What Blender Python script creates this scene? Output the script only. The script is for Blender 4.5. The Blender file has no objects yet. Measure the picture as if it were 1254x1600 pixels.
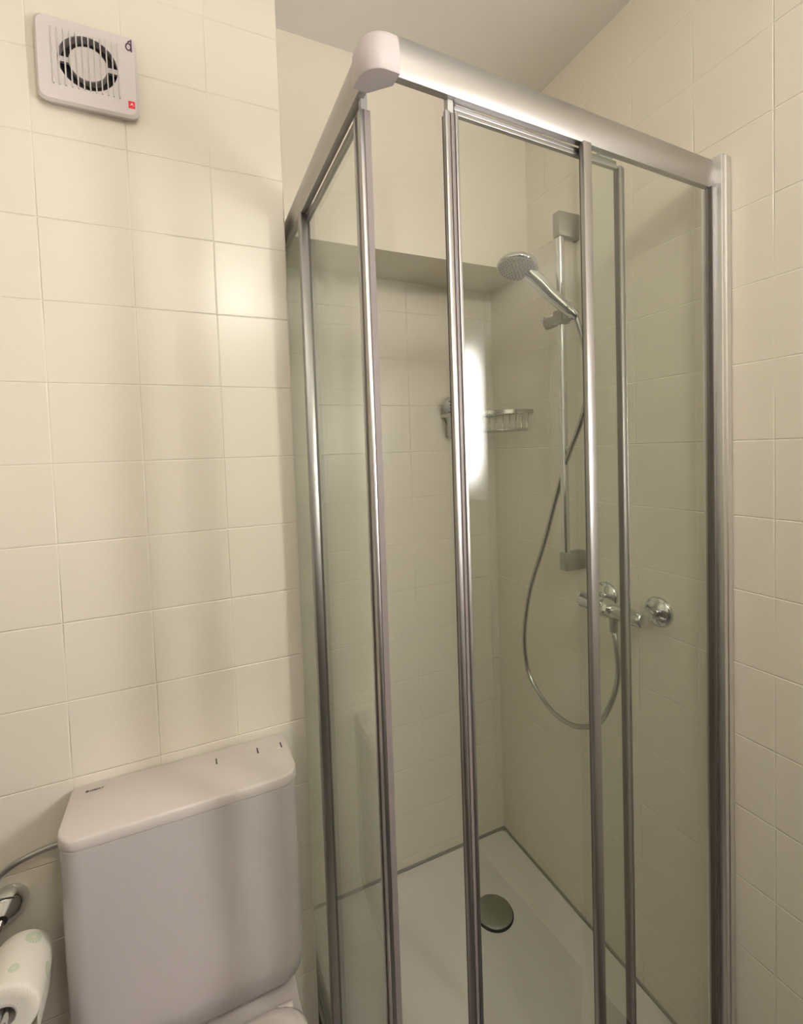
import bpy, bmesh, math, random
from mathutils import Vector, Matrix
random.seed(7)
S = bpy.context.scene
COL = S.collection
T = 0.15                      # one wall tile is 15 cm; the camera stands over the world origin
CZ = 1.506                    # camera height


def P(x, y, z):
    """tile units measured from the camera -> metres"""
    return Vector((x * T, y * T, CZ + z * T))


# ---------------------------------------------------------------- camera
def make_camera():
    yaw, pitch, roll = .4221, -.0405, -.0341
    f, cx, cy = 746.489, 623.89, 736.991
    F = Vector((math.sin(yaw) * math.cos(pitch), math.cos(yaw) * math.cos(pitch), math.sin(pitch)))
    R = Vector((math.cos(yaw), -math.sin(yaw), 0))
    U = R.cross(F)
    R2 = R * math.cos(roll) + U * math.sin(roll)
    U2 = -R * math.sin(roll) + U * math.cos(roll)
    cam = bpy.data.cameras.new('camera')
    o = bpy.data.objects.new('camera', cam)
    COL.objects.link(o)
    o.matrix_world = Matrix(((R2.x, U2.x, -F.x, 0), (R2.y, U2.y, -F.y, 0), (R2.z, U2.z, -F.z, CZ), (0, 0, 0, 1)))
    cam.sensor_fit = 'VERTICAL'
    cam.sensor_height = 32.0
    cam.sensor_width = 32.0 * 1254 / 1600
    cam.lens = f / 1600 * 32.0
    cam.shift_x = (627 - cx) / 1600
    cam.shift_y = (cy - 800) / 1600
    cam.clip_start = 0.01
    S.camera = o


make_camera()
WINDOW_STRENGTH = 62.0
WINDOW_COLOR = (1.0, 0.965, 0.94)
LAMP_STRENGTH = 56.0
LAMP_COLOR = (1.0, 0.95, 0.89)
world = bpy.data.worlds.new('world')
S.world = world
world.use_nodes = True
world.node_tree.nodes['Background'].inputs[0].default_value = (0.8, 0.85, 0.9, 1)
world.node_tree.nodes['Background'].inputs[1].default_value = 0.3
S.view_settings.view_transform = 'Standard'
S.view_settings.look = 'None'
S.view_settings.gamma = 1
S.view_settings.use_curve_mapping = False
S.view_settings.exposure = 0.25
try:
    S.cycles.use_denoising = True
    S.cycles.max_bounces = 14
    S.cycles.transparent_max_bounces = 40
    S.cycles.caustics_reflective = True
    S.cycles.sample_clamp_indirect = 6
except Exception:
    pass


# ---------------------------------------------------------------- materials
class NT:
    def __init__(s, name):
        s.m = bpy.data.materials.new(name)
        s.m.use_nodes = True
        s.t = s.m.node_tree
        s.b = s.t.nodes['Principled BSDF']

    def n(s, typ, **kw):
        nd = s.t.nodes.new(typ)
        for k, v in kw.items():
            setattr(nd, k, v)
        return nd

    def l(s, a, b):
        s.t.links.new(a, b)

    def math(s, op, a, b=None, c=None):
        nd = s.n('ShaderNodeMath', operation=op)
        for i, v in enumerate((a, b, c)):
            if v is None:
                continue
            if isinstance(v, (int, float)):
                nd.inputs[i].default_value = v
            else:
                s.l(v, nd.inputs[i])
        return nd.outputs[0]


def simple(name, col, rough=.5, metal=0., spec=.5, noise=0., scale=40., bump=0., coat=0.):
    k = NT(name)
    k.b.inputs['Base Color'].default_value = (*col, 1)
    k.b.inputs['Roughness'].default_value = rough
    k.b.inputs['Metallic'].default_value = metal
    k.b.inputs['Specular IOR Level'].default_value = spec
    if coat:
        k.b.inputs['Coat Weight'].default_value = coat
        k.b.inputs['Coat Roughness'].default_value = .06
    tc = k.n('ShaderNodeTexCoord')
    nz = k.n('ShaderNodeTexNoise')
    nz.inputs['Scale'].default_value = scale
    k.l(tc.outputs['Object'], nz.inputs['Vector'])
    if noise:
        r = k.n('ShaderNodeValToRGB')
        r.color_ramp.elements[0].color = (*[c * (1 - noise) for c in col], 1)
        r.color_ramp.elements[1].color = (*[min(1, c * (1 + noise)) for c in col], 1)
        k.l(nz.outputs['Fac'], r.inputs['Fac'])
        k.l(r.outputs['Color'], k.b.inputs['Base Color'])
    if bump:
        b = k.n('ShaderNodeBump')
        b.inputs['Strength'].default_value = 1
        b.inputs['Distance'].default_value = bump
        k.l(nz.outputs['Fac'], b.inputs['Height'])
        k.l(b.outputs['Normal'], k.b.inputs['Normal'])
    return k.m


def tile_mat(name, axis, off, col=(.78, .73, .625), joints=True, light=1.15):
    """glazed 15 cm wall tiles painted over in cream: shallow joints, part of them filled by the paint"""
    k = NT(name)
    geo = k.n('ShaderNodeNewGeometry')
    sp = k.n('ShaderNodeSeparateXYZ')
    k.l(geo.outputs['Position'], sp.inputs[0])
    u = k.math('DIVIDE', k.math('SUBTRACT', sp.outputs[0 if axis == 'x' else 1], off * T), T)
    v = k.math('DIVIDE', k.math('SUBTRACT', sp.outputs[2], CZ), T)

    def dist(c):
        fr = k.math('FRACT', k.math('ADD', c, 0.5))
        return k.math('ABSOLUTE', k.math('SUBTRACT', fr, 0.5))
    nz = k.n('ShaderNodeTexNoise')
    nz.inputs['Scale'].default_value = 5.5
    nz.inputs['Detail'].default_value = 2
    k.l(geo.outputs['Position'], nz.inputs['Vector'])
    keep = k.n('ShaderNodeMapRange')
    keep.inputs['From Min'].default_value = .42
    keep.inputs['From Max'].default_value = .56
    keep.inputs['To Min'].default_value = .18
    k.l(nz.outputs['Fac'], keep.inputs['Value'])

    def groove(d, w):
        mr = k.n('ShaderNodeMapRange', interpolation_type='SMOOTHSTEP')
        mr.inputs['From Min'].default_value = 0.0
        mr.inputs['From Max'].default_value = w
        mr.inputs['To Min'].default_value = 1
        mr.inputs['To Max'].default_value = 0
        k.l(d, mr.inputs['Value'])
        return mr.outputs[0]
    gv = k.math('MULTIPLY', groove(dist(u), .013), keep.outputs[0])
    gh = k.math('MULTIPLY', groove(dist(v), .013), k.math('ADD', k.math('MULTIPLY', keep.outputs[0], .4), .6))
    g = k.math('MAXIMUM', gv, gh)
    fine = k.n('ShaderNodeTexNoise')
    fine.inputs['Scale'].default_value = 260
    fine.inputs['Detail'].default_value = 2
    k.l(geo.outputs['Position'], fine.inputs['Vector'])
    wav = k.n('ShaderNodeTexNoise')
    wav.inputs['Scale'].default_value = 9
    k.l(geo.outputs['Position'], wav.inputs['Vector'])
    h = k.math('ADD', k.math('MULTIPLY', fine.outputs['Fac'], .02),
               k.math('ADD', k.math('MULTIPLY', wav.outputs['Fac'], .12), k.math('MULTIPLY', g, -1.3 if joints else 0.)))
    bp = k.n('ShaderNodeBump')
    bp.inputs['Distance'].default_value = .0011
    bp.inputs['Strength'].default_value = .9
    k.l(h, bp.inputs['Height'])
    k.l(bp.outputs['Normal'], k.b.inputs['Normal'])
    mx = k.n('ShaderNodeMix', data_type='RGBA')
    mx.inputs['A'].default_value = (*col, 1)
    mx.inputs['B'].default_value = (*[min(1, c * light) for c in col], 1)
    k.l(k.math('MULTIPLY', g, .9 if joints else 0.), mx.inputs['Factor'])
    k.l(mx.outputs['Result'], k.b.inputs['Base Color'])
    k.b.inputs['Roughness'].default_value = .27
    k.b.inputs['Specular IOR Level'].default_value = .5
    return k.m


def glass_mat(name, tint=(.938, .968, .93)):
    k = NT(name)
    t = k.t
    t.nodes.remove(k.b)
    out = t.nodes['Material Output']
    geo = k.n('ShaderNodeNewGeometry')
    ior = k.math('ADD', 1.5, k.math('MULTIPLY', geo.outputs['Backfacing'], 1 / 1.5 - 1.5))
    fr = k.n('ShaderNodeFresnel')
    k.l(ior, fr.inputs['IOR'])
    tr = k.n('ShaderNodeBsdfTransparent')
    tr.inputs['Color'].default_value = (*[math.sqrt(c) for c in tint], 1)
    gl = k.n('ShaderNodeBsdfGlossy')
    gl.inputs['Roughness'].default_value = .005
    mx = k.n('ShaderNodeMixShader')
    k.l(fr.outputs[0], mx.inputs[0])
    k.l(tr.outputs[0], mx.inputs[1])
    k.l(gl.outputs[0], mx.inputs[2])
    k.l(mx.outputs[0], out.inputs['Surface'])
    return k.m


def emit_mat(name, col, st):
    k = NT(name)
    k.b.inputs['Base Color'].default_value = (.9, .9, .9, 1)
    k.b.inputs['Emission Color'].default_value = (*col, 1)
    k.b.inputs['Emission Strength'].default_value = st
    return k.m


def brushed(name, col, rough, aniso=.5):
    m = simple(name, col, rough, 1.0, noise=.015, scale=300)
    return m


M = {}
M['tile_x'] = tile_mat('painted_tiles_along_x', 'x', -1.4876)
M['tile_y'] = tile_mat('painted_tiles_along_y', 'y', 3.5187, light=1.34)
M['plain'] = tile_mat('painted_soffit', 'x', -1.4876, joints=False)
M['added_dado_tile'] = tile_mat('added_dark_dado_tiles', 'y', 0., col=(.10, .08, .06))  # for the unseen dado, kept dark to reduce bounce light
M['ceiling'] = simple('ceiling_plaster', (.88, .86, .81), .85, noise=.02, scale=30, bump=.0003)
M['floor'] = tile_mat('floor_tiles', 'x', .3, col=(.035, .03, .025))
M['alu'] = brushed('anodised_aluminium', (.44, .425, .42), .38)
M['alu_lit'] = brushed('anodised_aluminium_lit', (.78, .77, .77), .34)  # window light painted in: paler copy of the aluminium
M['alu_dark'] = brushed('aluminium_track', (.42, .41, .40), .35)
M['cap'] = simple('lilac_grey_plastic', (.50, .45, .45), .4, noise=.03)
M['clear'] = simple('clear_plastic_strip', (.46, .45, .43), .25, noise=.03)
M['seal'] = simple('magnetic_seal_dark', (.10, .085, .075), .5, noise=.05)
M['seal_taupe'] = simple('magnetic_seal_taupe', (.20, .17, .16), .45, noise=.05)
M['glass'] = glass_mat('shower_glass')
M['chrome'] = simple('chrome', (.66, .67, .68), .05, 1.0)
M['chrome_soft'] = simple('hose_chrome', (.50, .50, .49), .17, 1.0)
M['spray'] = simple('spray_face', (.50, .47, .46), .4, noise=.35, scale=700)
M['nozzle'] = simple('spray_nozzle', (.18, .17, .17), .6)
M['satin_grey'] = simple('satin_grey_bracket', (.38, .37, .34), .28, .8, noise=.03)
M['white_plastic'] = simple('fan_plastic', (.66, .61, .60), .45, noise=.03)
M['dark'] = simple('dark_duct', (.03, .028, .03), .7)
M['ceramic'] = simple('white_ceramic', (.68, .62, .60), .16, noise=.015, coat=.3)
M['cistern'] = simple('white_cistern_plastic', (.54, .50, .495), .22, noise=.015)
M['lid_lit'] = simple('white_cistern_plastic_lit', (.66, .605, .575), .35, noise=.015)  # cistern plastic made paler, lamp light on the top put into the colour
M['acrylic'] = simple('white_acrylic_tray', (.72, .68, .64), .38, noise=.02)
M['ink'] = simple('dark_print', (.05, .04, .04), .6)
M['purple'] = simple('purple_print', (.10, .04, .10), .5)
M['red'] = simple('red_print', (.80, .02, .04), .4)
M['white'] = simple('white_print', (.85, .80, .80), .5)
M['drain'] = simple('satin_drain_steel', (.36, .38, .33), .32, .9, noise=.04)
M['silicone'] = simple('silicone_bead', (.26, .25, .21), .5, noise=.05)
M['card'] = simple('grey_cardboard', (.42, .38, .36), .9, noise=.08, scale=120)
M['paint'] = simple('window_frame_paint', (.75, .74, .72), .4, noise=.02)


def pane_mat():
    """frosted pane: emission painted strongest in the middle, faded to the edges to soften its reflection"""
    k = NT('frosted_pane_in_daylight')
    tc = k.n('ShaderNodeTexCoord')
    sp = k.n('ShaderNodeSeparateXYZ')
    k.l(tc.outputs['Generated'], sp.inputs[0])

    def edge(c, w):
        d = k.math('SUBTRACT', .5, k.math('ABSOLUTE', k.math('SUBTRACT', c, .5)))
        mr = k.n('ShaderNodeMapRange', interpolation_type='SMOOTHSTEP')
        mr.inputs['From Max'].default_value = w
        k.l(d, mr.inputs['Value'])
        return mr.outputs[0]
    e = k.math('POWER', k.math('MULTIPLY', edge(sp.outputs[1], .42), edge(sp.outputs[2], .34)), 1.4)
    k.l(k.math('MULTIPLY', k.math('ADD', k.math('MULTIPLY', e, .995), .005), WINDOW_STRENGTH), k.b.inputs['Emission Strength'])
    k.b.inputs['Emission Color'].default_value = (*WINDOW_COLOR, 1)
    k.b.inputs['Roughness'].default_value = .6
    return k.m


M['day'] = pane_mat()
M['diffuser'] = emit_mat('lamp_diffuser_glow', LAMP_COLOR, LAMP_STRENGTH)
M['door'] = simple('dark_door_veneer', (.075, .05, .035), .5, noise=.08, scale=6)


def paper_mat():
    k = NT('quilted_paper_with_flowers')
    tc = k.n('ShaderNodeTexCoord')
    col = k.n('ShaderNodeMix', data_type='RGBA')
    col.inputs['A'].default_value = (.80, .76, .68, 1)
    col.inputs['B'].default_value = (.42, .58, .36, 1)
    spx = k.n('ShaderNodeSeparateXYZ')
    k.l(tc.outputs['Object'], spx.inputs[0])
    total = None
    for (a, y, r) in FLOWERS:
        # flower centre: angle a on the roll (degrees), y along it
        cxp, czp = .0455 * math.cos(math.radians(a)), .0455 * math.sin(math.radians(a))
        sub = k.n('ShaderNodeVectorMath', operation='SUBTRACT')
        k.l(tc.outputs['Object'], sub.inputs[0])
        sub.inputs[1].default_value = (cxp, y, czp)
        ln = k.n('ShaderNodeVectorMath', operation='LENGTH')
        k.l(sub.outputs[0], ln.inputs[0])
        ss = k.n('ShaderNodeSeparateXYZ')
        k.l(sub.outputs[0], ss.inputs[0])
        side = k.math('ADD', k.math('MULTIPLY', ss.outputs[0], -math.sin(math.radians(a))),
                      k.math('MULTIPLY', ss.outputs[2], math.cos(math.radians(a))))
        ang = k.math('ARCTAN2', ss.outputs[1], side)
        pet = k.math('ADD', .72, k.math('MULTIPLY', .28, k.math('SINE', k.math('MULTIPLY', ang, 14))))
        inside = k.math('LESS_THAN', ln.outputs['Value'], r)
        ring = k.math('GREATER_THAN', ln.outputs['Value'], r * .28)
        d = k.math('MULTIPLY', k.math('MULTIPLY', inside, k.math('ADD', .35, k.math('MULTIPLY', ring, .4))), pet)
        total = d if total is None else k.math('MAXIMUM', total, d)
    k.l(total, col.inputs['Factor'])
    k.l(col.outputs['Result'], k.b.inputs['Base Color'])
    k.b.inputs['Roughness'].default_value = .95
    nz = k.n('ShaderNodeTexNoise')
    nz.inputs['Scale'].default_value = 500
    k.l(tc.outputs['Object'], nz.inputs['Vector'])
    b = k.n('ShaderNodeBump')
    b.inputs['Distance'].default_value = .0006
    k.l(nz.outputs['Fac'], b.inputs['Height'])
    k.l(b.outputs['Normal'], k.b.inputs['Normal'])
    return k.m


# ---------------------------------------------------------------- mesh helpers
def obj(name, bm, mat, parent=None, smooth=False, angle=40):
    me = bpy.data.meshes.new(name)
    bmesh.ops.recalc_face_normals(bm, faces=bm.faces)
    bm.to_mesh(me)
    bm.free()
    me.materials.append(mat)
    o = bpy.data.objects.new(name, me)
    COL.objects.link(o)
    if smooth:
        for p in me.polygons:
            p.use_smooth = True
        a = math.radians(angle)
        try:
            me.set_sharp_from_angle(angle=a)
        except Exception:
            pass
    if parent is not None:
        o.parent = parent
        o.matrix_parent_inverse = parent.matrix_world.inverted()
    return o


def tag(o, label=None, cat=None, group=None, kind=None):
    if label: o['label'] = label
    if cat: o['category'] = cat
    if group: o['group'] = group
    if kind: o['kind'] = kind
    return o


def empty(name, loc, rotz=0.):
    o = bpy.data.objects.new(name, None)
    COL.objects.link(o)
    o.empty_display_size = .05
    o.location = loc
    o.rotation_euler = (0, 0, rotz)
    bpy.context.view_layer.update()
    return o


def box(bm, a, b, bevel=0., seg=2, mat=None):
    """box between corners a and b in the bmesh, optionally bevelled"""
    a, b = Vector(a), Vector(b)
    lo = Vector((min(a.x, b.x), min(a.y, b.y), min(a.z, b.z)))
    hi = Vector((max(a.x, b.x), max(a.y, b.y), max(a.z, b.z)))
    c = (lo + hi) / 2
    s = hi - lo
    r = bmesh.ops.create_cube(bm, size=1, matrix=Matrix.Translation(c) @ Matrix.Diagonal((s.x, s.y, s.z, 1)))
    vs = r['verts']
    if bevel:
        es = list({e for v in vs for e in v.link_edges})
        r2 = bmesh.ops.bevel(bm, geom=es, offset=bevel, segments=seg, affect='EDGES', profile=.5)
        vs = list({v for f in r2['faces'] for v in f.verts} | {v for v in vs if v.is_valid})
    if mat is not None:
        bmesh.ops.transform(bm, matrix=mat, verts=vs)
    return vs


def cyl(bm, p0, p1, r0, r1=None, seg=32, bevel=0.):
    p0, p1 = Vector(p0), Vector(p1)
    d = p1 - p0
    q = d.to_track_quat('Z', 'Y').to_matrix().to_4x4()
    m = Matrix.Translation((p0 + p1) / 2) @ q
    r = bmesh.ops.create_cone(bm, cap_ends=True, segments=seg, radius1=r0, radius2=r0 if r1 is None else r1, depth=d.length, matrix=m)
    if bevel:
        es = [e for e in {e for v in r['verts'] for e in v.link_edges} if any(len(f.verts) > 4 for f in e.link_faces)]
        bmesh.ops.bevel(bm, geom=es, offset=bevel, segments=3, affect='EDGES', profile=.5)
    return r['verts']


def lathe(bm, prof, p0, axis, seg=48):
    """prof = [(r, h)], swept round axis from p0"""
    p0 = Vector(p0)
    axis = Vector(axis).normalized()
    q = axis.to_track_quat('Z', 'Y')
    rings = []
    for r, h in prof:
        if r < 1e-6:
            rings.append([bm.verts.new(p0 + q @ Vector((0, 0, h)))])
        else:
            rings.append([bm.verts.new(p0 + q @ Vector((r * math.cos(2 * math.pi * i / seg), r * math.sin(2 * math.pi * i / seg), h))) for i in range(seg)])
    for A, B in zip(rings, rings[1:]):
        for i in range(seg):
            j = (i + 1) % seg
            if len(A) == 1 and len(B) == 1:
                continue
            if len(A) == 1:
                bm.faces.new((A[0], B[i], B[j]))
            elif len(B) == 1:
                bm.faces.new((A[i], A[j], B[0]))
            else:
                bm.faces.new((A[i], A[j], B[j], B[i]))
    return rings


def spline(pts, n=10):
    """Catmull-Rom through pts"""
    pts = [Vector(p) for p in pts]
    P4 = [2 * pts[0] - pts[1]] + pts + [2 * pts[-1] - pts[-2]]
    out = []
    for i in range(1, len(P4) - 2):
        a, b, c, d = P4[i - 1:i + 3]
        for k in range(n):
            t = k / n
            out.append(.5 * ((2 * b) + (c - a) * t + (2 * a - 5 * b + 4 * c - d) * t * t + (-a + 3 * b - 3 * c + d) * t ** 3))
    out.append(pts[-1])
    return out


def tube(bm, pts, r, seg=12, caps=True, ridge=0.):
    pts = [Vector(p) for p in pts]
    n = len(pts)
    nrm = None
    rings = []
    for i, p in enumerate(pts):
        t = (pts[min(i + 1, n - 1)] - pts[max(i - 1, 0)]).normalized()
        if nrm is None:
            nrm = t.orthogonal().normalized()
        nrm = (nrm - t * nrm.dot(t)).normalized()
        bn = t.cross(nrm)
        rr = r[i] if isinstance(r, (list, tuple)) else r
        if ridge and i % 2:
            rr *= 1 - ridge
        rings.append([bm.verts.new(p + rr * (math.cos(2 * math.pi * k / seg) * nrm + math.sin(2 * math.pi * k / seg) * bn)) for k in range(seg)])
    for A, B in zip(rings, rings[1:]):
        for k in range(seg):
            j = (k + 1) % seg
            bm.faces.new((A[k], A[j], B[j], B[k]))
    if caps:
        bm.faces.new(rings[0][::-1])
        bm.faces.new(rings[-1])


def prism(bm, prof, p0, ex, ey, ez, length):
    """closed profile [(a, b)] in the ex/ey plane at p0, extruded along ez"""
    p0, ex, ey, ez = Vector(p0), Vector(ex), Vector(ey), Vector(ez)
    A = [bm.verts.new(p0 + ex * a + ey * b) for a, b in prof]
    B = [bm.verts.new(p0 + ex * a + ey * b + ez * length) for a, b in prof]
    n = len(prof)
    for i in range(n):
        j = (i + 1) % n
        bm.faces.new((A[i], A[j], B[j], B[i]))
    bm.faces.new(A[::-1])
    bm.faces.new(B)


def rounded_rect(w, h, r, n=8):
    """centre-origin rounded rectangle; r single or per corner (++,-+,--,+-)"""
    if not isinstance(r, (tuple, list)):
        r = (r,) * 4
    out = []
    for (sx, sy, a0), rr in zip(((1, 1, 0), (-1, 1, 90), (-1, -1, 180), (1, -1, 270)), r):
        cx, cy = sx * (w / 2 - rr), sy * (h / 2 - rr)
        for k in range(n + 1):
            a = math.radians(a0 + 90 * k / n)
            out.append((cx + rr * math.cos(a), cy + rr * math.sin(a)))
    return out


def loft(bm, loops, cap0=True, cap1=True):
    """loops of equal vertex count"""
    L = [[bm.verts.new(Vector(p)) for p in lp] for lp in loops]
    for A, B in zip(L, L[1:]):
        n = len(A)
        for i in range(n):
            j = (i + 1) % n
            bm.faces.new((A[i], A[j], B[j], B[i]))
    if cap0: bm.faces.new(L[0][::-1])
    if cap1: bm.faces.new(L[-1])


def struct(name, bm, mat):
    o = obj(name, bm, mat)
    o['kind'] = 'structure'
    return o


# ---------------------------------------------------------------- the room
XE, XC = 1.51, 6.708          # edge of the toilet wall, face of the right wall
YB1, YB2, YB3 = 7.15, 8.066, 9.41
XL, YF = -5.2, -6.4           # left wall, wall behind the camera
ZC, ZF = 6.95, -CZ / T
ZS = 3.655                    # underside of the bulkhead over the shower
TH = 1.0

bm = bmesh.new(); box(bm, P(XL, YB1, ZF), P(XE, YB3 + TH, ZC + .5), bevel=.004)
struct('wall_back', bm, M['tile_x'])
bm = bmesh.new(); box(bm, P(XE, YB3, ZF), P(XC + TH, YB3 + TH, ZS + .3))
struct('wall_shower', bm, M['tile_x'])
bm = bmesh.new(); box(bm, P(XE, YB2, ZS), P(XC, YB3 + TH, ZC + .5))
struct('wall_bulkhead', bm, M['plain'])
# right wall, with the opening of the window in it
WY0, WY1, WZ0, WZ1 = -3.5, -.55, -1.4, 3.05
bm = bmesh.new()
box(bm, P(XC, WY1, ZF), P(XC + TH, YB3, ZC + .5))
box(bm, P(XC, YF, ZF), P(XC + TH, WY0, ZC + .5))
box(bm, P(XC, WY0, ZF), P(XC + TH, WY1, WZ0))
box(bm, P(XC, WY0, WZ1), P(XC + TH, WY1, ZC + .5))
struct('wall_right', bm, M['tile_y'])
bm = bmesh.new(); box(bm, P(XL - TH, YF, ZF), P(XL, YB3 + TH, ZC + .5))
struct('wall_left', bm, M['tile_y'])
bm = bmesh.new(); box(bm, P(XL, YF, ZF), P(XL + .06, YB1, -2.0))  # unseen dark dado, added to cut light bounced onto the lower right wall
struct('added_dado_1', bm, M['added_dado_tile'])
bm = bmesh.new(); box(bm, P(XL + .06, YF, ZF), P(XC, YF + .005, -2.0))  # same added dark facing on the wall behind the camera
struct('added_dado_2', bm, M['added_dado_tile'])
bm = bmesh.new(); box(bm, P(XL - TH, YF - TH, ZF), P(XC + TH, YF, ZC + .5))
struct('wall_front', bm, M['tile_x'])
bm = bmesh.new(); box(bm, P(XL - TH, YF - TH, ZF - .6), P(XC + TH, YB3 + TH, ZF))
struct('floor', bm, M['floor'])
bm = bmesh.new(); box(bm, P(XL, YF, ZC), P(XC, YB3, ZC + .6))
struct('ceiling', bm, M['ceiling'])

# window in the right wall beside the camera: its daylight is what lights the room
wroot = empty('window_1', P(XC, (WY0 + WY1) / 2, WZ0)); wroot['kind'] = 'structure'
bm = bmesh.new()
fw = .22
for a, b in (((WY0, WZ0), (WY0 + fw, WZ1)), ((WY1 - fw, WZ0), (WY1, WZ1)), ((WY0, WZ0), (WY1, WZ0 + fw)), ((WY0, WZ1 - fw), (WY1, WZ1))):
    box(bm, P(XC + .02, a[0], a[1]), P(XC + .3, b[0], b[1]), bevel=.003)
obj('window_frame', bm, M['paint'], wroot)
bm = bmesh.new(); box(bm, P(XC + .14, WY0 + .1, WZ0 + .1), P(XC + .2, WY1 - .1, WZ1 - .1))
obj('window_pane', bm, M['day'], wroot)
# unseen door behind the camera, enlarged and darkened to deepen the chrome reflections
droot = empty('door_1', P(-1.5, YF, ZF)); droot['kind'] = 'structure'
bm = bmesh.new(); box(bm, P(-4.2, YF + .01, ZF), P(2.2, YF + .25, 4.6), bevel=.004)
obj('door_leaf', bm, M['door'], droot)
bm = bmesh.new(); cyl(bm, P(.6, YF + .25, -3.1), P(.6, YF + .6, -3.1), .009); cyl(bm, P(.6, YF + .56, -3.1), P(-.2, YF + .56, -3.1), .009)
obj('door_handle', bm, M['chrome'], droot, True)

# ceiling lamp
t = tag(empty('ceiling_lamp', P(2.0, -3.2, ZC)), 'white glass globe lamp hanging on a short stem from the ceiling behind the camera', 'lamp')
bm = bmesh.new(); cyl(bm, P(2.0, -3.2, ZC), P(2.0, -3.2, ZC - .18), .05, bevel=.004); cyl(bm, P(2.0, -3.2, ZC), P(2.0, -3.2, ZC - 1.0), .008)
obj('lamp_base', bm, M['paint'], t, True)
bm = bmesh.new(); bmesh.ops.create_uvsphere(bm, u_segments=32, v_segments=16, radius=.085, matrix=Matrix.Translation(P(2.0, -3.2, ZC - 1.5)))
obj('lamp_globe', bm, M['diffuser'], t, True)

# ---------------------------------------------------------------- shower tray
X0, Y0 = 1.58, 3.90            # outer corner of the enclosure towards the camera
ZT = -9.24
t = tag(empty('shower_tray', P(4.15, 6.7, ZF)), 'square white shower tray with a low rim, on the floor under the glass enclosure', 'shower tray')
bm = bmesh.new()
tx0, tx1, ty0, ty1 = X0 + .02, XC - .02, Y0 - .02, YB3 - .03


def rr3(x0, x1, y0, y1, r, z, n=8):
    return [P((x0 + x1) / 2 + a, (y0 + y1) / 2 + b, z) for a, b in rounded_rect(x1 - x0, y1 - y0, r, n)]


loft(bm, [rr3(tx0, tx1, ty0, ty1, .1, ZF), rr3(tx0, tx1, ty0, ty1, .1, ZT - .08), rr3(tx0 + .03, tx1 - .03, ty0 + .03, ty1 - .03, .1, ZT),
          rr3(tx0 + .30, tx1 - .30, ty0 + .30, ty1 - .30, .45, ZT), rr3(tx0 + .38, tx1 - .38, ty0 + .38, ty1 - .38, .4, ZT - .05),
          rr3(tx0 + .75, tx1 - .75, ty0 + .75, ty1 - .75, .3, ZT - .12), rr3(4.9, 5.7, 7.3, 8.3, .3, ZT - .16)])
obj('tray_basin', bm, M['acrylic'], t, True, 60)
bm = bmesh.new()
lathe(bm, [(.001, .0095), (.030, .0088), (.048, .0065), (.0555, .002), (.0555, -.002), (.05, -.004), (.001, -.004)], P(5.28, 7.83, ZT - .11), (0, 0, 1))
obj('drain_cover', bm, M['drain'], t, True, 50)
bm = bmesh.new()
cyl(bm, P(5.28, 7.83, ZT - .22), P(5.28, 7.83, ZT - .135), .0585)
obj('drain_recess', bm, M['dark'], t, True, 50)
# silicone joints along the walls
bm = bmesh.new()
prism(bm, [(0, 0), (.0, .005), (-.005, 0)], P(tx0, YB3, ZT), (0, 1, 0), (0, 0, 1), (1, 0, 0), (tx1 - tx0 + .02) * T)
prism(bm, [(0, 0), (.0, .004), (-.004, 0)], P(XC, ty0, ZT), (1, 0, 0), (0, 0, 1), (0, 1, 0), (ty1 - ty0 + .02) * T)
s = obj('silicone_joint', bm, M['silicone'], t)

# ---------------------------------------------------------------- shower enclosure
FR = math.atan2(.19, 5.128)    # the front face stands very slightly askew
ENC = tag(empty('shower_enclosure', P(X0, Y0, ZT)), 'corner shower enclosure of clear glass in satin aluminium frames, right of the toilet', 'shower enclosure')
fx = Vector((math.cos(FR), math.sin(FR), 0))    # along the front face, left to right
fy = Vector((-math.sin(FR), math.cos(FR), 0))   # into the shower
up = Vector((0, 0, 1))
K = P(X0, Y0, 0)
sx = Vector((0, 1, 0))                          # along the side face, away from the camera
sy = Vector((1, 0, 0))                          # into the shower
LF = (XC - X0) * T / math.cos(FR) - .002
LS = (YB3 - Y0) * T - .003
ZR = 3.69 * T                                   # top of the rail, from K
ZB = ZT * T


def fpt(side, a, d, z):
    """a along the face, d into the shower (metres from the corner), z from camera height"""
    ex, ey = (sx, sy) if side else (fx, fy)
    return K + ex * a + ey * d + up * z


def fbar(bm, side, a0, a1, d0, d1, z0, z1, bevel=.0012):
    """bar in the frame of a face"""
    ex, ey = (sx, sy) if side else (fx, fy)
    m = Matrix((ex.to_4d(), ey.to_4d(), up.to_4d(), (0, 0, 0, 1))).transposed()
    m = Matrix(((ex.x, ey.x, 0, K.x), (ex.y, ey.y, 0, K.y), (0, 0, 1, K.z), (0, 0, 0, 1)))
    box(bm, (a0, d0, z0), (a1, d1, z1), bevel=bevel, mat=m)


def rail_profile():
    # (d, z) closed, outer face bulges, open channel underneath
    pts = []
    n = 14
    for i in range(n + 1):
        u = i / n
        pts.append((.0065 * (2 * u - 1) ** 2, -.0535 + u * .0535))
    pts += [(.034, 0), (.035, -.002), (.035, -.016), (.033, -.016), (.033, -.006), (.022, -.006), (.0185, -.010), (.0185, -.0525), (.0175, -.0535)]
    return pts


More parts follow.
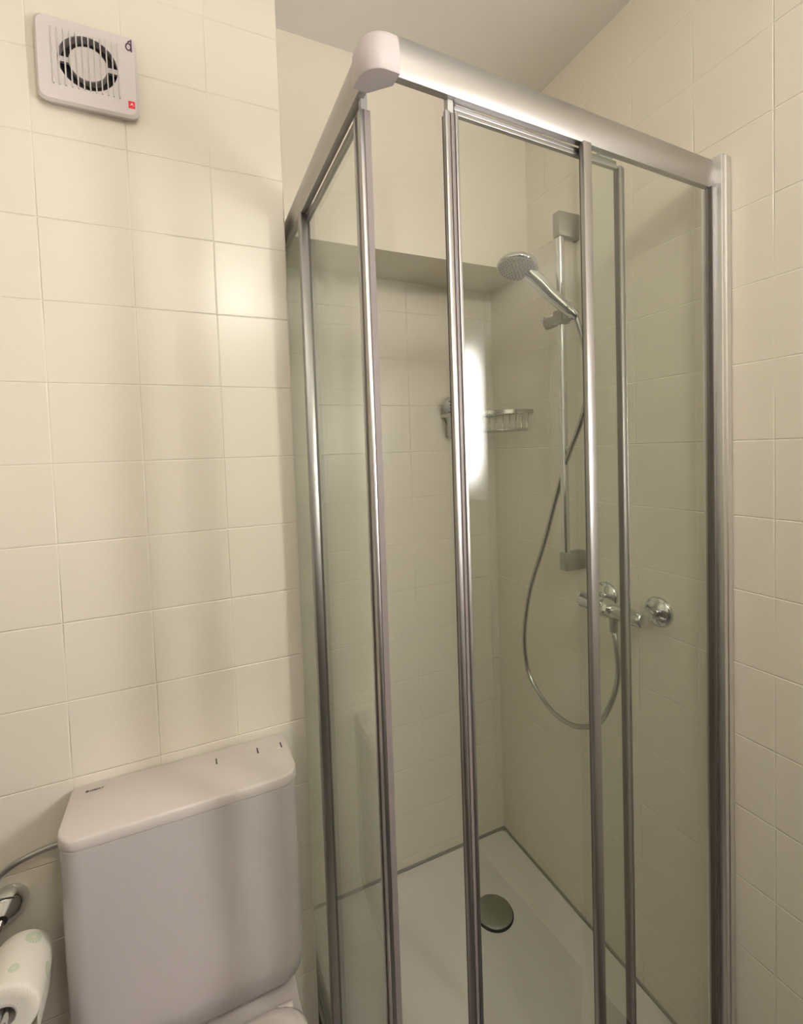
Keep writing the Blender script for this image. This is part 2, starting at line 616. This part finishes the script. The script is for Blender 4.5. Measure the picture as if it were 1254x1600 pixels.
for side, L, nm, lb in ((False, LF, 'top_rail', 'front rail with a bright curved face'), (True, LS, 'top_rail', 'side rail in shade')):
    bm = bmesh.new()
    ex, ey = (sx, sy) if side else (fx, fy)
    prism(bm, rail_profile(), fpt(side, .045, 0, ZR), ey, up, ex, L - .045)
    r = obj(nm, bm, M['alu'], ENC, True, 35)
    # lower guide rail
    bm = bmesh.new()
    fbar(bm, side, .01, L, .0, .030, ZB, ZB + .022)
    fbar(bm, side, .01, L, .008, .012, ZB + .022, ZB + .032, 0)
    obj('bottom_rail', bm, M['alu'], ENC)

# moulded cap over the rail corner
bm = bmesh.new()
cw = .046


def cap_loop(z, inset):
    o = []
    i = inset
    r = .030
    # outer rounded corner, chamfered inner corner
    n = 10
    o.append((cw, -.003 + i))
    for k in range(n + 1):
        a = math.radians(270 - 90 * k / n)
        o.append((-.003 + i + r + r * math.cos(a) , -.003 + i + r + r * math.sin(a)))
    o.append((-.003 + i, cw))
    o.append((.020, cw))
    o.append((cw, .020))
    return [K + fx * a + fy * b + up * (ZR + z) for a, b in o]


loft(bm, [cap_loop(-.0565, .001), cap_loop(-.055, 0), cap_loop(-.030, .0), cap_loop(-.014, .002), cap_loop(-.005, .005), cap_loop(0.0, .010), cap_loop(.0015, .016)])
obj('corner_cap', bm, M['cap'], ENC, True, 45)

# wall profile of the front face on the right wall
bm = bmesh.new()
fbar(bm, False, LF - .030, LF, -.012, .028, ZB, ZR + .004)
fbar(bm, False, LF - .018, LF - .014, -.0135, -.011, ZB, ZR + .004, .0006)
wp = obj('wall_profile', bm, M['alu_lit'], ENC)
bm = bmesh.new()
fbar(bm, False, LF - .0365, LF - .0295, .001, .020, ZB + .02, ZR - .054, .001)
obj('clamping_profile', bm, M['alu'], ENC)
bm = bmesh.new()
fbar(bm, False, LF - .040, LF - .0365, .002, .014, ZB + .02, ZR - .054, 0)
obj('clamping_seal', bm, M['seal'], ENC)
bm = bmesh.new()
fbar(bm, True, LS - .026, LS, -.006, .028, ZB, ZR)
obj('wall_profile', bm, M['alu'], ENC)

ZG0, ZG1 = ZB + .024, ZR - .045


def part_empty(name, loc):
    r = empty(name, loc)
    r.parent = ENC
    r.matrix_parent_inverse = ENC.matrix_world.inverted()
    bpy.context.view_layer.update()
    return r


def fixed_panel(side, a_post, a_end, w, d0, d1):
    r = part_empty('fixed_panel', fpt(side, a_post, 0, ZB))
    bm = bmesh.new(); fbar(bm, side, a_post + w * .6, a_end, .0055, .0105, ZG0, ZG1, 0)
    obj('glass_pane', bm, M['glass'], r)
    bm = bmesh.new()
    fbar(bm, side, a_post, a_post + w, d0, d1, ZB + .02, ZR - .052, .0016)
    obj('leading_post', bm, M['alu'], r, True, 40)
    bm = bmesh.new()
    fbar(bm, side, a_post + .002, a_post + .005, d1, d1 + .0035, ZB + .02, ZR - .056, .0004)
    obj('brush_seal', bm, M['seal'], r)
    return r


def sliding_door(side, a_lead, width, k=1.0, e=0.0):
    r = part_empty('sliding_door', fpt(side, a_lead, .02, ZB))
    a0, a1 = a_lead, a_lead + width
    zt = ZR - .066              # top of the glass
    zs = ZR - .0725             # top of the leading stile
    bm = bmesh.new(); fbar(bm, side, a0 + .018, a1 - .006, .0190, .0235, ZB + .03, zt, 0)
    obj('glass_pane', bm, M['glass'], r)
    # leading stile: stepped aluminium handle profile
    bm = bmesh.new()
    fbar(bm, side, a0, a0 + .009 * k, .008, .0155 + e, ZB + .026, zs, .0022)
    fbar(bm, side, a0 + .0175 * k, a0 + .0225 * k, .0085, .0245 + e, ZB + .026, zs + .001, .0008)
    obj('leading_stile', bm, M['alu'], r, True, 40)
    bm = bmesh.new()
    fbar(bm, side, a0 + .0115 * k, a0 + .0175 * k, .0110, .0240 + e, ZB + .026, zs, .001)
    if side:
        fbar(bm, side, a0 - .0010, a0 + .004, .0142, .0240, ZB + .026, zs - .001, .001)
    obj('stile_groove', bm, M['seal_taupe'], r)
    bm = bmesh.new()
    fbar(bm, side, a0 + .0025, a0 + .0115 * k, .0150 + e, .0215 + e, ZB + .03, zs - .003, .0006)
    obj('magnetic_seal', bm, M['seal'], r)
    bm = bmesh.new()
    fbar(bm, side, a0 + .008, a0 + .0175, .0135, .0235, zs - .001, ZR - .045, .0008)
    obj('end_piece', bm, M['clear'], r)
    # trailing stile
    bm = bmesh.new(); fbar(bm, side, a1 - .013, a1 - .003, .0165, .0265, ZB + .026, zt + .004, .0015)
    fbar(bm, side, a1 - .002, a1, .0165, .0255, ZB + .026, zt + .002, .0005)
    obj('trailing_stile', bm, M['alu'], r, True, 40)
    bm = bmesh.new(); fbar(bm, side, a1 - .0165, a1 - .013, .0155, .0262, ZB + .026, zt - .002, .0005)
    obj('trailing_seal', bm, M['seal'], r)
    # bar over the glass with the track and the two runners
    bm = bmesh.new()
    fbar(bm, side, a0 + .0225, a1 - .0165, .0175, .0250, zt - .003, zt + .003, .0008)
    obj('top_bar', bm, M['alu_dark'], r)
    bm = bmesh.new()
    fbar(bm, side, a0 + .0225, a1 - .0165, .0190, .0240, zt + .0045, zt + .011, .001)
    obj('runner_track', bm, M['alu_dark'], r)
    for aa in (a0 + .024, a1 - .060):
        bm = bmesh.new()
        fbar(bm, side, aa, aa + .034, .0185, .0250, zt + .0105, zt + .018, .0015)
        obj('runner', bm, M['clear'], r)
    bm = bmesh.new(); fbar(bm, side, a0 + .018, a1, .0165, .0255, ZB + .024, ZB + .034, .001)
    obj('bottom_bar', bm, M['alu_dark'], r)
    return r


fixed_panel(False, .3845, LF - .024, .0185, .003, .012)
fixed_panel(True, .408, LS - .024, .018, .003, .020)
sliding_door(False, .121, .377)
sliding_door(True, .0545, .378, 1.3, .0)

# ---------------------------------------------------------------- shower rail and fittings
XR = 6.3                       # the bar stands 6 cm off the wall
YR = 6.70
t = tag(empty('shower_rail', P(XC, YR, -2.2)), 'tall chrome shower rail on square brackets, mounted on the right wall', 'shower rail')
bm = bmesh.new()
vs = []
pr_ = rounded_rect(.019, .019, .006, 5)
prism(bm, pr_, P(XR, YR, -2.25), (1, 0, 0), (0, 1, 0), (0, 0, 1), (4.13 + 2.25) * T)
obj('rail_bar', bm, M['chrome'], t, True, 50)
for z0, z1 in ((3.73, 4.17), (-2.27, -1.93)):
    bm = bmesh.new()
    box(bm, P(XR - .09, YR - .085, z0), P(XC - .003, YR + .085, z1), bevel=.004)
    obj('wall_bracket', bm, M['satin_grey'], t, True, 40)
bm = bmesh.new()
sl = P(XR, YR, 2.30)
# slider: crossing cylinder with a knob at its far end and a cradle towards the camera
ax = Vector((.25, -1, .12)).normalized()
cyl(bm, sl - ax * .050, sl + ax * .030, .0150, bevel=.003)
box(bm, sl + Vector((-.016, -.016, -.016)), sl + Vector((.016, .016, .022)), bevel=.004)
obj('slider', bm, M['satin_grey'], t, True, 40)
bm = bmesh.new()
cyl(bm, sl - ax * .020 + Vector((0, 0, .014)), sl - ax * .052 + Vector((0, 0, .016)), .006, bevel=.001)
cyl(bm, sl - ax * .052 + Vector((0, 0, .016)), sl - ax * .060 + Vector((0, 0, .016)), .0085, bevel=.001)
obj('slider_lever', bm, M['chrome'], t, True, 40)
bm = bmesh.new()
hold = P(6.22, 6.42, 2.36)
lathe(bm, [(.0, -.016), (.012, -.016), (.016, .016), (.013, .016), (.0, .010)], hold, Vector((-.62, .10, .75)))
obj('handset_cradle', bm, M['chrome'], t, True, 40)

# hand shower
t = tag(empty('hand_shower', hold), 'chrome hand shower with a round spray head, tilted in its holder on the rail', 'hand shower')
hc = P(5.35, 6.70, 3.10)
nrm = Vector((-.26, -.13, -.95)).normalized()
bm = bmesh.new()
lathe(bm, [(.0, -.022), (.020, -.021), (.038, -.016), (.050, -.007), (.0525, .0), (.0525, .004), (.0495, .006)], hc, nrm, 56)
obj('spray_head', bm, M['chrome'], t, True, 60)
bm = bmesh.new()
lathe(bm, [(.0495, .006), (.047, .0075), (.0, .0085)], hc, nrm, 56)
obj('spray_face', bm, M['spray'], t, True, 60)
q = nrm.to_track_quat('Z', 'Y')
bm = bmesh.new()
for ring, cnt in ((.009, 6), (.018, 12), (.027, 18), (.036, 24), (.043, 28)):
    for k in range(cnt):
        a = 2 * math.pi * (k + .3 * ring * 100) / cnt
        c = hc + q @ Vector((ring * math.cos(a), ring * math.sin(a), .0075))
        cyl(bm, c, c + nrm * .0022, .0014, .0010, seg=6)
obj('spray_nozzles', bm, M['nozzle'], t)
bm = bmesh.new()
hd = (hold - hc)
e0 = hc - nrm * .009 + hd.normalized() * .034
hpts = [e0, hc - nrm * .008 + hd * .42, hc - nrm * .002 + hd * .62, hold - hd * .12, hold + hd * .02, hold + hd * .13]
sp = spline(hpts, 8)
rad = []
for i in range(len(sp)):
    u = i / (len(sp) - 1)
    rad.append(.0195 - .0050 * math.sin(math.pi * min(1, u * 1.2) * .5) + .001 * math.sin(math.pi * u) - (.002 * max(0, u - .8) / .2))
tube(bm, sp, rad, 20)
obj('handle', bm, M['chrome'], t, True, 60)

# hose
t_h = [hold + hd * .13, P(6.36, 6.24, 1.75), P(6.33, 6.14, 1.1), P(6.3, 6.27, .45), P(6.3, 6.70, -.38), P(6.28, 7.27, -1.87), P(6.28, 7.68, -2.8), P(6.28, 7.87, -3.5),
       P(6.28, 7.93, -4.1), P(6.28, 7.80, -4.65), P(6.28, 7.45, -4.98), P(6.26, 6.98, -5.13), P(6.2, 6.42, -5.03), P(6.18, 5.92, -4.72), P(6.18, 5.65, -4.28),
       P(6.2, 5.50, -3.75), P(6.22, 5.54, -3.25), P(6.24, 5.60, -3.02)]
bm = bmesh.new()
tube(bm, spline(t_h, 26), .0068, 12, ridge=.07)
h = obj('shower_hose', bm, M['chrome_soft'], None, True, 60)
tag(h, 'silver metal shower hose hanging in a loop between the hand shower and the mixer', 'hose')

# mixer
t = tag(empty('shower_mixer', P(XC, 5.64, -2.65)), 'chrome two-inlet shower mixer valve on the right wall below the rail', 'tap')
for y in (5.13, 6.15):
    bm = bmesh.new()
    lathe(bm, [(.036, 0), (.0362, .003), (.034, .008), (.027, .013), (.016, .016), (.0135, .017), (.0, .017)], P(XC, y, -2.65), (-1, 0, 0))
    obj('escutcheon', bm, M['chrome'], t, True, 60)
    bm = bmesh.new()
    cyl(bm, P(XC, y, -2.65) + Vector((-.015, 0, 0)), P(6.42, y, -2.66), .0115)
    cyl(bm, P(6.47, y, -2.66), P(6.26, y, -2.66), .0155, seg=6, bevel=.001)
    obj('union_nut', bm, M['chrome'], t, True, 40)
bm = bmesh.new()
cyl(bm, P(6.22, 5.02, -2.68), P(6.22, 6.26, -2.68), .0185, bevel=.005)
obj('valve_body', bm, M['chrome'], t, True, 40)
bm = bmesh.new()
lathe(bm, [(.0, -.004), (.023, -.004), (.0235, .02), (.022, .032), (.014, .036), (.0, .037)], P(6.22, 5.70, -2.68), Vector((-.9, 0, .35)))
obj('cartridge_cover', bm, M['chrome'], t, True, 40)
bm = bmesh.new()
lv = [P(6.07, 5.70, -2.62), P(5.95, 5.72, -2.50), P(5.80, 5.75, -2.42), P(5.68, 5.78, -2.36)]
tube(bm, spline(lv, 6), [.011] * 6 + [.009] * 6 + [.0075] * 7, 16)
obj('lever', bm, M['chrome'], t, True, 50)
bm = bmesh.new()
cyl(bm, P(6.24, 5.60, -2.72), P(6.24, 5.60, -3.04), .0105, .0095, bevel=.001)
obj('hose_outlet', bm, M['satin_grey'], t, True, 40)

# corner basket
BR = 1.42
t = tag(empty('corner_basket', P(XC, YB3, .4)), 'chrome wire soap basket fixed in the back corner of the shower', 'shower basket')
bm = bmesh.new()
n = 28
arc = [(XC - BR * math.cos(math.radians(90 * i / n)) , YB3 - BR * math.sin(math.radians(90 * i / n))) for i in range(n + 1)]


def band(bm, pts, z0, z1, th):
    m = len(pts)
    rows = []
    for i, (x, y) in enumerate(pts):
        dx, dy = XC - x, YB3 - y
        l = math.hypot(dx, dy) or 1
        ix, iy = x + dx / l * th, y + dy / l * th
        rows.append([bm.verts.new(P(x, y, z0)), bm.verts.new(P(x, y, z1)), bm.verts.new(P(ix, iy, z1)), bm.verts.new(P(ix, iy, z0))])
    for A, B in zip(rows, rows[1:]):
        for k in range(4):
            j = (k + 1) % 4
            bm.faces.new((A[k], A[j], B[j], B[k]))
    bm.faces.new(rows[0]); bm.faces.new(rows[-1][::-1])


band(bm, arc, .73, .81, .02)
obj('rim_band', bm, M['chrome_soft'], t, True, 40)
bm = bmesh.new()
flat = [(XC - .03, YB3 - BR + .03), (XC - .03, YB3 - .03), (XC - BR + .03, YB3 - .03)]
tube(bm, [P(a, b, .77) for a, b in flat], .003, 8)
tube(bm, [P(XC - (BR - .1) * math.cos(math.radians(90 * i / n)), YB3 - (BR - .1) * math.sin(math.radians(90 * i / n)), .40) for i in range(1, n)], .0022, 8)
obj('wire_frame', bm, M['chrome_soft'], t, True, 60)
for k in range(15):
    a = math.radians(4 + 82 * k / 14)
    bm = bmesh.new()
    x0, y0 = XC - (BR - .02) * math.cos(a), YB3 - (BR - .02) * math.sin(a)
    x1, y1 = XC - (BR - .1) * math.cos(a), YB3 - (BR - .1) * math.sin(a)
    tube(bm, spline([P(x0, y0, .75), P(x1, y1, .55), P(x1, y1, .40), P(x1 + .1, min(y1 + .2, YB3 - .05), .37)], 4), .0016, 6)
    obj('wire', bm, M['chrome_soft'], t, True, 60)
bm = bmesh.new()
for k in range(7):
    y = YB3 - .15 - .18 * k
    x0 = XC - math.sqrt(max(.01, (BR - .12) ** 2 - (YB3 - y) ** 2))
    tube(bm, [P(x0, y, .38), P(XC - .04, y, .38)], .0015, 6)
obj('basket_floor', bm, M['chrome_soft'], t, True, 60)

# bath brush leaning out of the basket
t = tag(empty('bath_brush', P(5.33, 9.25, .35)), 'small white bath brush upright at the left end of the wire basket', 'brush')
bm = bmesh.new()
loops = []
for z, w, d, oy in ((.27, .05, .05, 9.27), (.40, .09, .07, 9.24), (.62, .11, .08, 9.20), (.82, .12, .09, 9.18), (.90, .21, .12, 9.16), (1.05, .20, .11, 9.17), (1.14, .13, .09, 9.19), (1.18, .05, .04, 9.2)):
    loops.append([P(5.43 + w * math.cos(a), oy + d * math.sin(a), z) for a in [2 * math.pi * i / 20 for i in range(20)]])
loft(bm, loops)
obj('brush_body', bm, M['clear'], t, True, 60)
bm = bmesh.new()
for i in range(4):
    for j in range(4):
        c = P(5.33 + .07 * i, 9.07, .84 + .075 * j)
        cyl(bm, c + Vector((0, .006, 0)), c + Vector((0, -.008, 0)), .0028, .0018, seg=8)
obj('bristle_tufts', bm, M['seal_taupe'], t)

# ---------------------------------------------------------------- extractor fan
FX0, FX1, FZ0, FZ1 = -1.375, -.31, 4.345, 5.345
FY = 7.0                       # front face
t = tag(empty('extractor_fan', P((FX0 + FX1) / 2, YB1, (FZ0 + FZ1) / 2)), 'square white extractor fan with a round slatted opening, high on the wall above the toilet', 'fan')
fcx, fcz, fro, fri = -.84, 4.87, .315, .205
hw, hh = (FX1 - FX0) / 2, (FZ1 - FZ0) / 2
mcx, mcz = (FX0 + FX1) / 2, (FZ0 + FZ1) / 2


def sq_ring(n, inset, y, rad=.09):
    """n points around the rounded square cover, by angle from the opening's centre"""
    out = []
    for i in range(n):
        a = 2 * math.pi * i / n
        dx, dz = math.cos(a), math.sin(a)
        W, H = hw - inset, hh - inset
        # superellipse-like square by ray casting
        tx = ((W if dx > 0 else -W) + (mcx - fcx)) / dx if abs(dx) > 1e-9 else 1e9
        tz = ((H if dz > 0 else -H) + (mcz - fcz)) / dz if abs(dz) > 1e-9 else 1e9
        tt = min(tx, tz)
        x, z = fcx + dx * tt, fcz + dz * tt
        # round corners
        ax_, az_ = x - mcx, z - mcz
        ex_, ez_ = abs(ax_) - (W - rad), abs(az_) - (H - rad)
        if ex_ > 0 and ez_ > 0:
            l = math.hypot(ex_, ez_)
            if l > 1e-9:
                k_ = rad / l
                ax_ = math.copysign(W - rad + ex_ * k_, ax_)
                az_ = math.copysign(H - rad + ez_ * k_, az_)
        out.append(P(mcx + ax_, y, mcz + az_))
    return out


def circ(n, r, y):
    return [P(fcx + r * math.cos(2 * math.pi * i / n), y, fcz + r * math.sin(2 * math.pi * i / n)) for i in range(n)]


bm = bmesh.new()
N = 96
loft(bm, [sq_ring(N, .035, YB1 - .003), sq_ring(N, .035, FY + .06), sq_ring(N, 0, FY + .055), sq_ring(N, 0, FY + .03), sq_ring(N, .025, FY),
          circ(N, fro, FY), circ(N, fro, FY + .12)], False, False)
obj('fan_cover', bm, M['white_plastic'], t, True, 30)
bm = bmesh.new()
loft(bm, [circ(N, fri * .97, FY + .004), circ(N, fri, FY + .02), circ(N, fri * .96, FY + .12)])
box(bm, P(fcx - fro, FY + .02, fcz - .03), P(fcx + fro, FY + .06, fcz + .03))
obj('fan_hub', bm, M['white_plastic'], t, True, 30)
bm = bmesh.new(); loft(bm, [circ(N, fro - .001, FY + .122), circ(N, fro - .001, FY + .13)])
obj('fan_duct', bm, M['dark'], t)
bm = bmesh.new()
for k in range(12):
    x = -1.20 + k * .0625
    box(bm, P(x - .006, FY - .022, fcz - .33), P(x + .006, FY + .03, fcz + .33), bevel=.0006, seg=1)
obj('fan_slats', bm, M['white_plastic'], t)
bm = bmesh.new()
# sideways dark purple monogram: a loop with a stem
lc = P(-.392, FY - .004, 5.205)
tube(bm, [lc + Vector((.0042 * math.cos(a), 0, .0062 * math.sin(a))) for a in [math.radians(20 + 340 * i / 16) for i in range(17)]], .0011, 6)
tube(bm, [lc + Vector((.0046, 0, -.008)), lc + Vector((.0046, 0, .0135))], .0013, 6)
tube(bm, [lc + Vector((-.001, 0, .0085)), lc + Vector((.0046, 0, .0125))], .0011, 6)
obj('fan_emblem', bm, M['purple'], t)
bm = bmesh.new()
box(bm, P(-.425, FY - .006, 4.455), P(-.352, FY + .005, 4.54))
rs = obj('fan_badge', bm, M['red'], t)
bm = bmesh.new()
prism(bm, [(-.003, -.002), (.0005, .0035), (.004, -.0035), (.001, .0)], P(-.388, FY - .007, 4.498), (1, 0, 0), (0, 0, 1), (0, 1, 0), .0004)
obj('badge_mark', bm, M['white'], rs)

# ---------------------------------------------------------------- toilet
CX0, CX1, CY0, CY1 = -1.49, 1.165, 6.13, 7.12
t = tag(empty('toilet', P(-.16, 6.0, ZF)), 'white close-coupled toilet with a flat-lidded cistern against the back wall', 'toilet')
ccx, ccy = (CX0 + CX1) / 2, (CY0 + CY1) / 2
W, D = CX1 - CX0, CY1 - CY0


def cis(z, inset, rf=.2, front=0., rb=.06):
    w, d = W - 2 * inset, D - inset - front
    pts = rounded_rect(w, d, (rb, rb, rf, rf), 8)
    return [P(ccx + a, CY1 - d / 2 + b, z) for a, b in pts]


bm = bmesh.new()
loft(bm, [cis(-7.115, .20, .3, .26), cis(-7.09, .12, .3, .15), cis(-7.02, .06, .3, .07), cis(-6.88, .02, .28, .02), cis(-6.6, .0, .26, 0), cis(-4.27, .005, .24, 0.0), cis(-4.25, .03, .22, .02)])
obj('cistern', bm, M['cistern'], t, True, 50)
bm = bmesh.new()
loft(bm, [cis(-4.26, .02, .23, .01), cis(-4.255, .0, .25, .0), cis(-4.24, -.003, .25, -.004), cis(-4.145, -.003, .25, -.004), cis(-4.128, .002, .25, .001), cis(-4.12, .014, .24, .012)])
obj('cistern_lid', bm, M['lid_lit'], t, True, 50)
# flush-plate slits in the lid
for x, y in ((.205, 6.865), (.745, 6.85), (1.065, 6.83)):
    bm = bmesh.new()
    box(bm, P(x - .008, y - .065, -4.123), P(x + .008, y + .065, -4.116))
    obj('button_slit', bm, M['ink'], t)
bm = bmesh.new()
box(bm, P(1.0, 6.76, -4.122), P(1.06, 6.785, -4.1165))
obj('button_edge', bm, M['white'], t)
cu = bpy.data.curves.new('cistern_lettering', 'FONT')
cu.body = '\u25A0GEBERIT'
cu.size = .0064
cu.extrude = .0002
tmp = bpy.data.objects.new('lettering_outline', cu)
COL.objects.link(tmp)
bpy.context.view_layer.update()
lme = bpy.data.meshes.new_from_object(tmp.evaluated_get(bpy.context.evaluated_depsgraph_get()))
bpy.data.objects.remove(tmp)
lt = bpy.data.objects.new('cistern_lettering', lme)
COL.objects.link(lt)
lme.materials.clear()
lme.materials.append(M['ink'])
lt.location = P(-1.325, 6.965, -4.117)
lt.parent = t
lt.matrix_parent_inverse = t.matrix_world.inverted()
# bowl with the platform under the cistern
ZBW = -7.12


def bowl_loop(z, s, yfront, yback, wx, wb):
    """platform at the back widening into a rounded bowl"""
    out = []
    n = 24
    for i in range(n + 1):
        a = math.pi * i / n
        out.append(P(ccx + wx * math.cos(a) * s, yfront + 1.35 * s - 1.35 * s * math.sin(a), z))
    out.append(P(ccx - wb, yback - .6, z)); out.append(P(ccx - wb, yback, z)); out.append(P(ccx + wb, yback, z)); out.append(P(ccx + wb, yback - .6, z))
    return out


bm = bmesh.new()
loft(bm, [bowl_loop(ZF, .72, 4.2, 7.1, 1.1, .75), bowl_loop(-9.4, .68, 4.2, 7.1, 1.1, .75), bowl_loop(-8.2, .8, 3.7, 7.1, 1.2, .95), bowl_loop(-7.4, 1.0, 3.2, 7.1, 1.24, 1.18),
          bowl_loop(-7.16, 1.0, 3.15, 7.1, 1.25, 1.225), bowl_loop(-7.12, .985, 3.18, 7.1, 1.235, 1.20)])
obj('bowl', bm, M['ceramic'], t, True, 45)


def seat_loop(z, g):
    out = []
    n = 30
    yb, yf = 5.97, 3.12
    for i in range(n + 1):
        a = math.pi * i / n
        out.append(P(ccx + (1.22 - g) * math.cos(a), yf + 1.35 + g - (1.35) * math.sin(a), z))
    for k in range(7):
        a = math.radians(180 - 90 * k / 6)
        out.append(P(ccx - (1.22 - g) + .42 + .42 * math.cos(a), yb - g - .32 + .32 * math.sin(a), z))
    for k in range(7):
        a = math.radians(90 - 90 * k / 6)
        out.append(P(ccx + (1.22 - g) - .42 + .42 * math.cos(a), yb - g - .32 + .32 * math.sin(a), z))
    return out


bm = bmesh.new()
loft(bm, [seat_loop(-7.10, .03), seat_loop(-7.0, .0), seat_loop(-6.92, .01), seat_loop(-6.86, .06), seat_loop(-6.84, .14)])
obj('seat_lid', bm, M['ceramic'], t, True, 45)
for sx_ in (-1, 1):
    bm = bmesh.new()
    cyl(bm, P(ccx + sx_ * 1.0 - .1, 5.97, -7.03), P(ccx + sx_ * 1.0 + .1, 5.97, -7.03), .011, bevel=.003)
    obj('seat_hinge', bm, M['ceramic'], t, True, 40)

# supply pipe
bm = bmesh.new()
tube(bm, spline([P(-1.48, 6.93, -4.64), P(-1.75, 6.95, -4.66), P(-2.02, 6.95, -4.72), P(-2.19, 6.96, -4.82), P(-2.28, 6.98, -4.97), P(-2.31, 7.0, -5.25), P(-2.32, 7.02, -6.0), P(-2.32, 7.02, -7.2)], 8), .0052, 12)
o = obj('water_pipe', bm, M['satin_grey'], None, True, 60)
tag(o, 'thin grey water pipe from the left side of the cistern, bending down the wall', 'pipe')

# paper holder
t = tag(empty('paper_holder', P(-2.18, YB1, -5.30)), 'chrome toilet paper holder with a bell-shaped wall rosette, left of the cistern', 'paper holder')
bm = bmesh.new()
ra = P(-2.19, YB1, -5.29)
lathe(bm, [(.0, 0), (.029, 0), (.0295, .004), (.028, .012), (.021, .028), (.012, .040), (.009, .046), (.0, .046)], ra, (0, -1, 0))
obj('wall_rosette', bm, M['chrome'], t, True, 50)
RX, RZ = -1.93, -5.56           # axis of the roll
bm = bmesh.new()
tube(bm, spline([ra + Vector((0, -.04, 0)), P(-2.26, 6.72, -5.42), P(-2.55, 6.5, -5.62), P(-2.78, 6.2, -5.72), P(-2.75, 5.75, -5.72), P(-2.35, 5.62, -5.62), P(RX, 5.72, RZ + .02), P(RX, 6.1, RZ + .03), P(RX, 6.55, RZ + .03)], 8), .005, 12)
obj('arm', bm, M['chrome'], t, True, 50)
# roll
RY0, RY1 = 5.92, 6.62
ROLL = P(-1.935, 0, -5.57); RR = .0455
FLOWERS = [(62, .083, .0125), (80, .030, .0075), (128, .06, .010), (5, .05, .011), (340, .09, .008), (170, .02, .011)]
M['paper'] = paper_mat()
ry0, ry1 = RY0 * T, RY1 * T
t = tag(empty('toilet_paper_roll', Vector((ROLL.x, ry0, ROLL.z))), 'white toilet paper roll printed with green flowers, on the holder at the lower left', 'toilet paper')
bm = bmesh.new()
L = ry1 - ry0
lathe(bm, [(.0165, .002), (.030, .0), (.042, .0), (.0450, .003), (RR, .008), (RR, L - .026), (.0435, L - .012), (.040, L - .002), (.0165, L)], (0, 0, 0), (0, 1, 0), 64)
# loose sheet hanging from the outside
prev = None
tail = []
for i in range(15):
    a = math.radians(-22 - 3 * i) if i < 4 else None
    if a is not None:
        tail.append(((RR + .0003 + .0003 * i) * math.cos(a), (RR + .0003 + .0003 * i) * math.sin(a)))
    else:
        tail.append((tail[-1][0] - .0004 * (i - 3), tail[-1][1] - .009))
A = [(x, z) for x, z in tail]
v = []
for x, z in A:
    l = math.hypot(x, z) or 1
    v.append([bm.verts.new((x, .004, z)), bm.verts.new((x, L - .004, z)), bm.verts.new((x + .0008, L - .004, z)), bm.verts.new((x + .0008, .004, z))])
for a_, b_ in zip(v, v[1:]):
    for k in range(4):
        j = (k + 1) % 4
        bm.faces.new((a_[k], a_[j], b_[j], b_[k]))
bm.faces.new(v[0]); bm.faces.new(v[-1][::-1])
me_o = obj('paper_sheets', bm, M['paper'], None, True, 50)
me_o.parent = t
bm = bmesh.new()
lathe(bm, [(.017, -.0005), (.017, L), (.0155, L), (.0155, -.0005), (.017, -.0005)], (0, 0, 0), (0, 1, 0), 48)
co = obj('cardboard_core', bm, M['card'], None, True, 50)
co.parent = t
